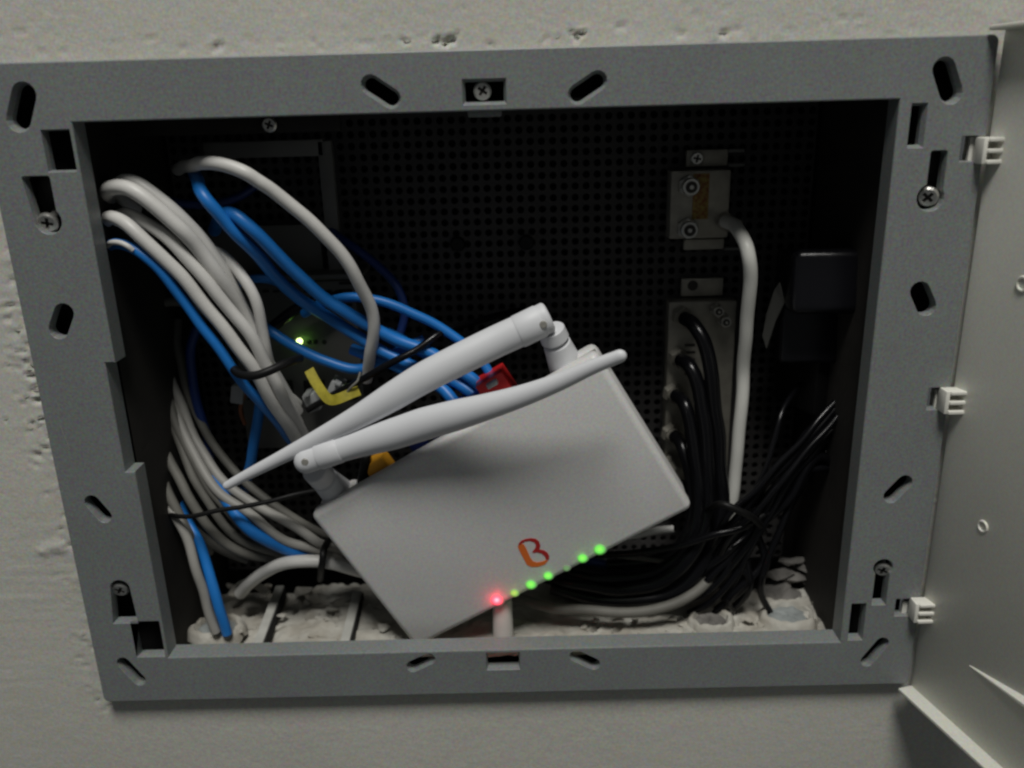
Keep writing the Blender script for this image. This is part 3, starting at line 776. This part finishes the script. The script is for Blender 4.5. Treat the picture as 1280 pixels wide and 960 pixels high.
# ------------------------------------------------------------------ cables
GW = 'pale network cables looped at the left wall'
cable('network_cable', 'pale cable at the top of the left loops, outermost and arching highest', [(170, 262, 60), (146, 242, 40), (152, 229, 26), (172, 229, 20), (205, 250, 20), (230, 273, 22), (256, 306, 26), (282, 345, 30), (302, 385, 34), (325, 430, 38), (345, 470, 44), (372, 515, 60)], 17, M['white'], GW)
cable('network_cable', 'pale cable of the left loops bulging out second from the top', [(150, 262, 60), (131, 248, 38), (136, 236, 22), (158, 236, 14), (190, 254, 12), (222, 280, 13), (247, 308, 17), (270, 340, 21), (290, 369, 26), (308, 402, 32), (326, 440, 34), (345, 480, 40), (372, 530, 56)], 19, M['white'], GW)
cable('network_cable', 'third pale cable of the left loops, fading out behind the second', [(175, 292, 60), (150, 276, 42), (160, 268, 28), (185, 280, 21), (215, 305, 17), (247, 338, 17), (275, 371, 18), (311, 418, 20), (332, 458, 24), (350, 492, 30), (372, 530, 46), (388, 560, 60)], 16, M['white'], GW)
cable('network_cable', 'lowest pale cable of the left loops, just above the blue one', [(150, 296, 60), (130, 283, 36), (138, 273, 22), (160, 280, 15), (188, 306, 13), (220, 337, 14), (246, 369, 16), (283, 416, 18), (312, 455, 20), (335, 492, 26), (362, 535, 40), (384, 570, 58)], 17, M['white'], GW)
cable('network_cable', 'thin pale cable arching over to the right of the left loops down to the tie', [(235, 300, 56), (258, 312, 40), (276, 320, 34), (297, 339, 30), (317, 370, 28), (330, 415, 29), (336, 450, 33), (350, 485, 45), (372, 505, 62)], 14, M['white'], GW)
cable('network_cable', 'bright blue cable under the pale loops with a scrap of tape at the wall', [(150, 330, 60), (134, 312, 36), (142, 304, 22), (162, 307, 16), (182, 318, 15), (203, 338, 16), (226, 371, 18), (256, 416, 20), (288, 456, 22), (318, 494, 28), (348, 530, 40), (372, 560, 58)], 13.5, M['blue'], 'blue network cables')
tag(cable('scuff_mark', 'x', [(132, 310, 30), (139, 303.5, 17), (150, 303.5, 13), (160, 308, 12.2), (166, 313, 13)], 7, M['white'], None), 'white scuffed mark on the bend of the bright blue cable', 'scuff mark')  # white tube standing in for a scuffed mark on the jacket
# dim cables down the left wall, shade put into their jacket colour
GD = 'shaded cables running down the left side'
dim = [
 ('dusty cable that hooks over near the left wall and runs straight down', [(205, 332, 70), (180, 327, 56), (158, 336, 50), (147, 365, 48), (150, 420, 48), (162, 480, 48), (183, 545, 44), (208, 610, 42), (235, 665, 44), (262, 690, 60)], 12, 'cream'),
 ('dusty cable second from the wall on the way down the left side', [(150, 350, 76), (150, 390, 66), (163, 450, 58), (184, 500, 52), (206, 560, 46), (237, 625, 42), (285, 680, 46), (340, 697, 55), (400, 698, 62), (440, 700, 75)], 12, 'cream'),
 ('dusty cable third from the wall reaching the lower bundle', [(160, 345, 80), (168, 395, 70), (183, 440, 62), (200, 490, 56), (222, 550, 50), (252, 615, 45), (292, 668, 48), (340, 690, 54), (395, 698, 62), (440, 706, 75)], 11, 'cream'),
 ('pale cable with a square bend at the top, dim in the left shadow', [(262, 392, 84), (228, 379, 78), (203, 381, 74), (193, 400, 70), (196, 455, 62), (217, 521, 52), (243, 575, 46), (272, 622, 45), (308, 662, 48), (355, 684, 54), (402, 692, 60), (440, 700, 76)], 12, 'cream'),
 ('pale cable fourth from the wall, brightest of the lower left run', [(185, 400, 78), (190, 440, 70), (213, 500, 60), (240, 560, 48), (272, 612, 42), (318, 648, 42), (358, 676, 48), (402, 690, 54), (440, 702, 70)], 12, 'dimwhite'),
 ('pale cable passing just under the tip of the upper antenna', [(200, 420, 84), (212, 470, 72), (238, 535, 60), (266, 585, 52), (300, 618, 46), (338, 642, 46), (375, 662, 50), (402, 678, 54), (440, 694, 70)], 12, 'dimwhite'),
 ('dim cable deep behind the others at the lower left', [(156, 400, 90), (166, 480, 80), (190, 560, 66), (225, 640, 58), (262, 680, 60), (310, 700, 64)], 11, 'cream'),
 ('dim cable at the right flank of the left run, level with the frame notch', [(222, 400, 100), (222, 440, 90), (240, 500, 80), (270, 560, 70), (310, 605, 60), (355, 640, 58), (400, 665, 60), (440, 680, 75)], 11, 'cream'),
]
def sink(p):
    if p[1] >= 640: return p
    t = min(1, max(0, (640-p[1])/230)); return (p[0], p[1], p[2]*(1-t)+max(p[2], 88)*t)
for lb, pts, w, m in dim: cable('network_cable', lb, [sink(p) for p in pts], w, M[m], GD)
cable('network_cable', 'blue cable woven through the lower left bundle under the black tie', [(215, 520, 104), (236, 562, 80), (262, 602, 56), (288, 636, 43), (318, 664, 40), (350, 684, 46), (380, 693, 52), (420, 700, 66)], 15, M['blue'], 'blue network cables')
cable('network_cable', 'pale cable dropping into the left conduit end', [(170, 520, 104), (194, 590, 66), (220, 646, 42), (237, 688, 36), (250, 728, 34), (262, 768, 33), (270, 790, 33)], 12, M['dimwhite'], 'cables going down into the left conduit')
cable('network_cable', 'blue cable dropping beside the pale one into the left conduit end', [(190, 540, 108), (214, 610, 74), (240, 660, 50), (256, 700, 42), (267, 738, 36), (277, 768, 34), (284, 792, 34)], 13, M['blue'], 'cables going down into the left conduit')
cable('network_cable', 'thick pale cable bowed over the floor rubble below the lower bundle', [(300, 742, 66), (318, 724, 58), (345, 708, 46), (385, 701, 42), (420, 705, 44), (455, 715, 52), (500, 730, 66)], 16, M['white'], None)
# ties
def tie(label, pts, w): return cable('cable_tie', label, pts, w, M['matteblack'], 'black cable ties', 'cable tie')
tie('black tie round the left cable loops above the antenna tip', [(285, 452, 30), (298, 466, 16), (318, 468, 10), (340, 462, 12), (362, 452, 22), (375, 448, 40)], 11)
tie('long thin black tie strap stretched from the lower left bundle to the antenna', [(208, 640, 60), (218, 645, 38), (245, 644, 32), (285, 637, 32), (325, 627, 34), (365, 619, 38), (400, 612, 46)], 6)
tie('short black tie standing upright on the lower bundle by the router edge', [(410, 676, 60), (405, 688, 38), (404, 702, 33), (402, 716, 38), (400, 724, 52)], 9)
# blue group towards the router
GB = 'blue network cables'
blues = [
 ('bright blue cable diagonal from the dark top left, left of a parallel pair', [(238, 208, 84), (246, 222, 46), (254, 243, 18), (288, 284, 20), (314, 311, 26), (352, 354, 38), (392, 388, 48), (435, 412, 48), (480, 440, 46), (530, 462, 44), (568, 478, 42), (600, 500, 36)], 15, 'blue'),
 ('bright blue cable right of the parallel pair with a curled top', [(268, 288, 66), (277, 270, 36), (292, 267, 22), (317, 287, 20), (344, 316, 26), (369, 341, 32), (400, 368, 38), (424, 385, 40), (453, 404, 42), (488, 421, 44), (535, 440, 42), (580, 466, 40), (612, 494, 34)], 16, 'blue'),
 ('blue cable arching over to the right above the black cord', [(380, 392, 62), (402, 380, 54), (432, 373, 48), (470, 376, 46), (510, 390, 46), (550, 408, 46), (585, 432, 44), (606, 456, 42), (622, 486, 36)], 12, 'blue'),
 ('blue cable sagging below the small lit indicator', [(325, 405, 66), (340, 416, 58), (372, 434, 56), (408, 450, 56), (445, 460, 54), (478, 452, 52), (505, 436, 52), (530, 425, 56)], 13, 'blue'),
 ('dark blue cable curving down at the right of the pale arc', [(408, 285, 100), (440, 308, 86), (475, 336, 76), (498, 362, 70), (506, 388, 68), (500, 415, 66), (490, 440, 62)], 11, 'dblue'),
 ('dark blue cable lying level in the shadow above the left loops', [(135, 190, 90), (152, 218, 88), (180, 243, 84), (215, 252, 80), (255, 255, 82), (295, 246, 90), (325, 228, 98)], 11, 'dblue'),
 ('short blue cable piece glimpsed between loops and switch', [(285, 360, 70), (310, 351, 64), (340, 352, 66), (365, 362, 72)], 11, 'blue'),
 ('blue cable hanging down in the gap left of the antenna', [(330, 480, 66), (324, 510, 60), (318, 545, 60), (312, 580, 62), (306, 612, 72)], 13, 'blue'),
 ('blue cable running along beneath the upper antenna', [(440, 436, 60), (480, 452, 52), (520, 470, 46), (552, 486, 42), (570, 505, 36)], 15, 'blue'),
 ('blue cable crossing at the foot of the pale arc', [(455, 405, 58), (490, 418, 54), (520, 436, 52), (545, 452, 50)], 13, 'blue'),
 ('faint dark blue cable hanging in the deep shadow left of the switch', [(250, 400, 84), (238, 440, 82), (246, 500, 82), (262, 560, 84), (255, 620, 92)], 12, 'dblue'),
]
for lb, pts, w, m in blues: cable('network_cable', lb, pts, w, M[m], GB)
cable('network_cable', 'single pale cable arching high across the dark bracket', [(222, 212, 80), (238, 206, 42), (262, 203, 14), (300, 214, 9), (322, 226, 11), (346, 241, 14), (388, 275, 18), (420, 311, 23), (446, 348, 28), (462, 385, 36), (467, 415, 40), (464, 442, 46), (458, 475, 56)], 17, M['white'], None)
cable('power_cable', 'thin black cord slanting above the upper antenna', [(650, 388, 108), (600, 400, 80), (556, 416, 46), (515, 441, 36), (475, 462, 36), (430, 486, 44), (385, 512, 60)], 9, M['black'], 'black cords')
cable('power_cable', 'black cord in front of the switch left of its light', [(325, 425, 74), (345, 405, 70), (375, 385, 68), (405, 374, 70), (425, 370, 78)], 14, M['black'], 'black cords')
cable('power_cable', 'short black plug lead beside the amber plug', [(452, 605, 34), (455, 590, 33), (459, 572, 34), (452, 558, 46)], 13, M['matteblack'], 'black cords')
# yellow tag
pts = [P(*p) for p in ((386, 462, 40), (394, 477, 36), (404, 492, 33), (413, 500, 32), (424, 498, 31), (436, 493, 33), (449, 488, 37))]
bm = bmesh.new(); sm = smooth_path(pts, 4); side = Vector((.25, .25, 1)).normalized(); prev = None
for i, p in enumerate(sm):
    t = (sm[min(i+1, len(sm)-1)]-sm[max(i-1, 0)]).normalized(); s = fw.cross(t).normalized()*.0030
    n = Vector((0, 1, 0))*.0003
    q = [bm.verts.new(p+s), bm.verts.new(p-s), bm.verts.new(p-s+n), bm.verts.new(p+s+n)]
    if prev:
        for k in range(4): bm.faces.new((prev[k], prev[(k+1) % 4], q[(k+1) % 4], q[k]))
    else: bm.faces.new(q)
    prev = q
bm.faces.new(prev[::-1])
tag(obj('cable_tag', bm, M['yellow'], smooth=True, ang=.8), 'folded yellow tag strip hanging on a wire above the antenna', 'tag')
cable('wire', 'thin tan wire sticking up beside the yellow tag', [(432, 492, 34), (440, 482, 34), (447, 475, 36), (450, 466, 44)], 3, M['cream'], None, 'wire')
# clear plugs near the switch
def plug(px, py, mm, rot, label, m='clear'):
    c = P(px, py, mm); R = Matrix.Rotation(rot, 3, 'Y')
    t = thing('modular_plug', c, label, 'plug', 'plugs below the switch')
    bx('plug_body', c, (.008, .014, .0115), M[m], t, R=R, bev=.0008)
    bx('latch', c+R@Vector((0, -.004, .0066)), (.004, .013, .0012), M[m], t, R=R)
plug(420, 485, 62, .5, 'clear plug just behind the yellow tag'); plug(392, 500, 66, -.3, 'clear plug below and left of the yellow tag')
plug(300, 490, 70, .2, 'plug in the shadow left of the black tie')
cable('network_cable', 'thin reddish-brown wire near the cable tie at the switch', [(300, 470, 72), (304, 490, 66), (300, 510, 66), (306, 530, 72)], 5, mat('brown_wire', (.25, .08, .03), .5), None)
# right: coax
cable('coax_cable', 'bright white coax hanging straight down from the upper splitter', [(907, 277, 86), (918, 282, 66), (930, 296, 46), (936, 318, 38), (937, 355, 42), (934, 410, 50), (929, 470, 60), (924, 530, 62), (919, 590, 64), (914, 640, 66), (905, 690, 70)], 17, M['coaxw'], None)
GK = 'black coax cables from the lower splitter'
ks = [
 ('black coax from the top connector of the lower splitter', [(856, 398, 88), (868, 406, 76), (882, 430, 68), (891, 470, 64), (895, 530, 64), (900, 590, 62), (902, 640, 58), (885, 695, 52), (850, 735, 48), (800, 752, 50), (740, 748, 56), (690, 735, 66)], 18),
 ('black coax from the second connector, bowed beside the first', [(851, 450, 88), (862, 458, 74), (875, 485, 66), (881, 530, 62), (884, 590, 58), (884, 645, 54), (866, 695, 48), (825, 728, 48), (775, 738, 52), (720, 730, 62), (680, 720, 72)], 18),
 ('black coax from the middle connector curving down close to the router', [(845, 494, 88), (856, 506, 72), (866, 545, 64), (872, 600, 58), (872, 650, 54), (845, 700, 54), (800, 720, 56), (745, 722, 62), (700, 712, 74)], 17),
 ('black coax from the fourth connector at the router corner', [(843, 545, 88), (853, 556, 74), (862, 590, 66), (866, 640, 62), (850, 685, 62), (810, 702, 66), (760, 706, 74)], 16),
]
for lb, pts, w in ks: cable('coax_cable', lb, pts, w, M['black'], GK)
GC = 'thin black power cords bundled below the adapters'
cords = [
 ('topmost shiny black cord of the slanting bundle', [(1085, 470, 66), (1055, 492, 60), (1020, 530, 52), (985, 568, 46), (945, 610, 42), (905, 650, 44), (885, 700, 52)], 8),
 ('second shiny black cord of the slanting bundle', [(1088, 485, 62), (1060, 505, 54), (1026, 545, 46), (990, 585, 40), (955, 628, 38), (915, 668, 42), (890, 715, 52)], 8),
 ('third black cord of the slanting bundle, curving to the floor', [(1088, 500, 70), (1058, 520, 62), (1020, 562, 52), (985, 606, 46), (955, 655, 44), (930, 705, 46), (905, 750, 50)], 9),
 ('loose black cord bent outward beneath the slanting bundle', [(1085, 515, 78), (1050, 545, 68), (1015, 590, 58), (985, 640, 50), (962, 690, 46), (950, 735, 46), (965, 770, 50)], 9),
 ('black cord looping up from the slanting bundle to the adapter', [(1000, 480, 80), (978, 515, 62), (968, 550, 54), (955, 590, 48), (930, 632, 46), (900, 670, 50)], 7),
 ('black cord dropping from the bright adapter into the bundle', [(1075, 395, 84), (1084, 440, 74), (1072, 480, 64), (1040, 515, 56), (1000, 562, 50), (965, 600, 46), (925, 645, 46), (880, 690, 56)], 8),
 ('black cord crossing the coax bundle towards the router', [(960, 640, 44), (925, 660, 40), (890, 668, 40), (850, 680, 46), (800, 690, 58), (750, 694, 72)], 9),
]
for lb, pts, w in cords: cable('power_cable', lb, pts, w, M['black'], GC)
rg = random.Random(3)
for k in range(12):
    j_ = lambda a: rg.uniform(-a, a)
    y0 = rg.uniform(470, 600); w = rg.choice((8, 9, 10, 13))
    if k % 3:
        pts = [(1088, y0, 84+j_(10)), (1056+j_(8), y0+22, 72+j_(6)), (1015+j_(12), 560+j_(26), 60+j_(8)), (972+j_(14), 612+j_(18), 52+j_(8)), (930+j_(16), 662+j_(18), 48+j_(6)), (895+j_(16), 712+j_(16), 50+j_(6)), (840+j_(12), 746+j_(14), 56+j_(6)), (760+j_(14), 742+j_(14), 66), (690, 728+j_(10), 80)]
    else:
        pts = [(1040+j_(20), 560+j_(20), 100), (1002+j_(10), 600+j_(20), 78), (962+j_(14), 640+j_(16), 60), (940+j_(18), 690+j_(12), 50), (915+j_(22), 735+j_(14), 46), (890+j_(30), 768+j_(8), 52)]
    cable('power_cable', 'black cord in the tangle at the lower right behind the coax cables', pts, w, M['black'], 'black cords of the lower right tangle')
cable('network_cable', 'dirty white cable curving under the black bundle over the floor', [(615, 735, 62), (650, 750, 50), (695, 760, 42), (740, 763, 38), (790, 765, 36), (835, 757, 38), (868, 742, 42), (895, 715, 52)], 13, M['cream'], None)  # darker jacket tone than the other white cables
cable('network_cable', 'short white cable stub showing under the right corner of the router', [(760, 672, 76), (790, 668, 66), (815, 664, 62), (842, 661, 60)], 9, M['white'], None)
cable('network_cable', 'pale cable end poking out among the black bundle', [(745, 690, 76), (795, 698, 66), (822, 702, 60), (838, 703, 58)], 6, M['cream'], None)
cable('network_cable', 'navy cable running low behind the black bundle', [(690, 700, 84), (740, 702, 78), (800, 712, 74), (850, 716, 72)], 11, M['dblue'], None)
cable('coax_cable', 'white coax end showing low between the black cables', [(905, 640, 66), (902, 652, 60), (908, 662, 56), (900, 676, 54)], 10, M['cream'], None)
tie('black tie gathering the cords at the coax bundle', [(880, 640, 60), (900, 630, 34), (930, 640, 30), (950, 655, 40), (955, 665, 60)], 9)
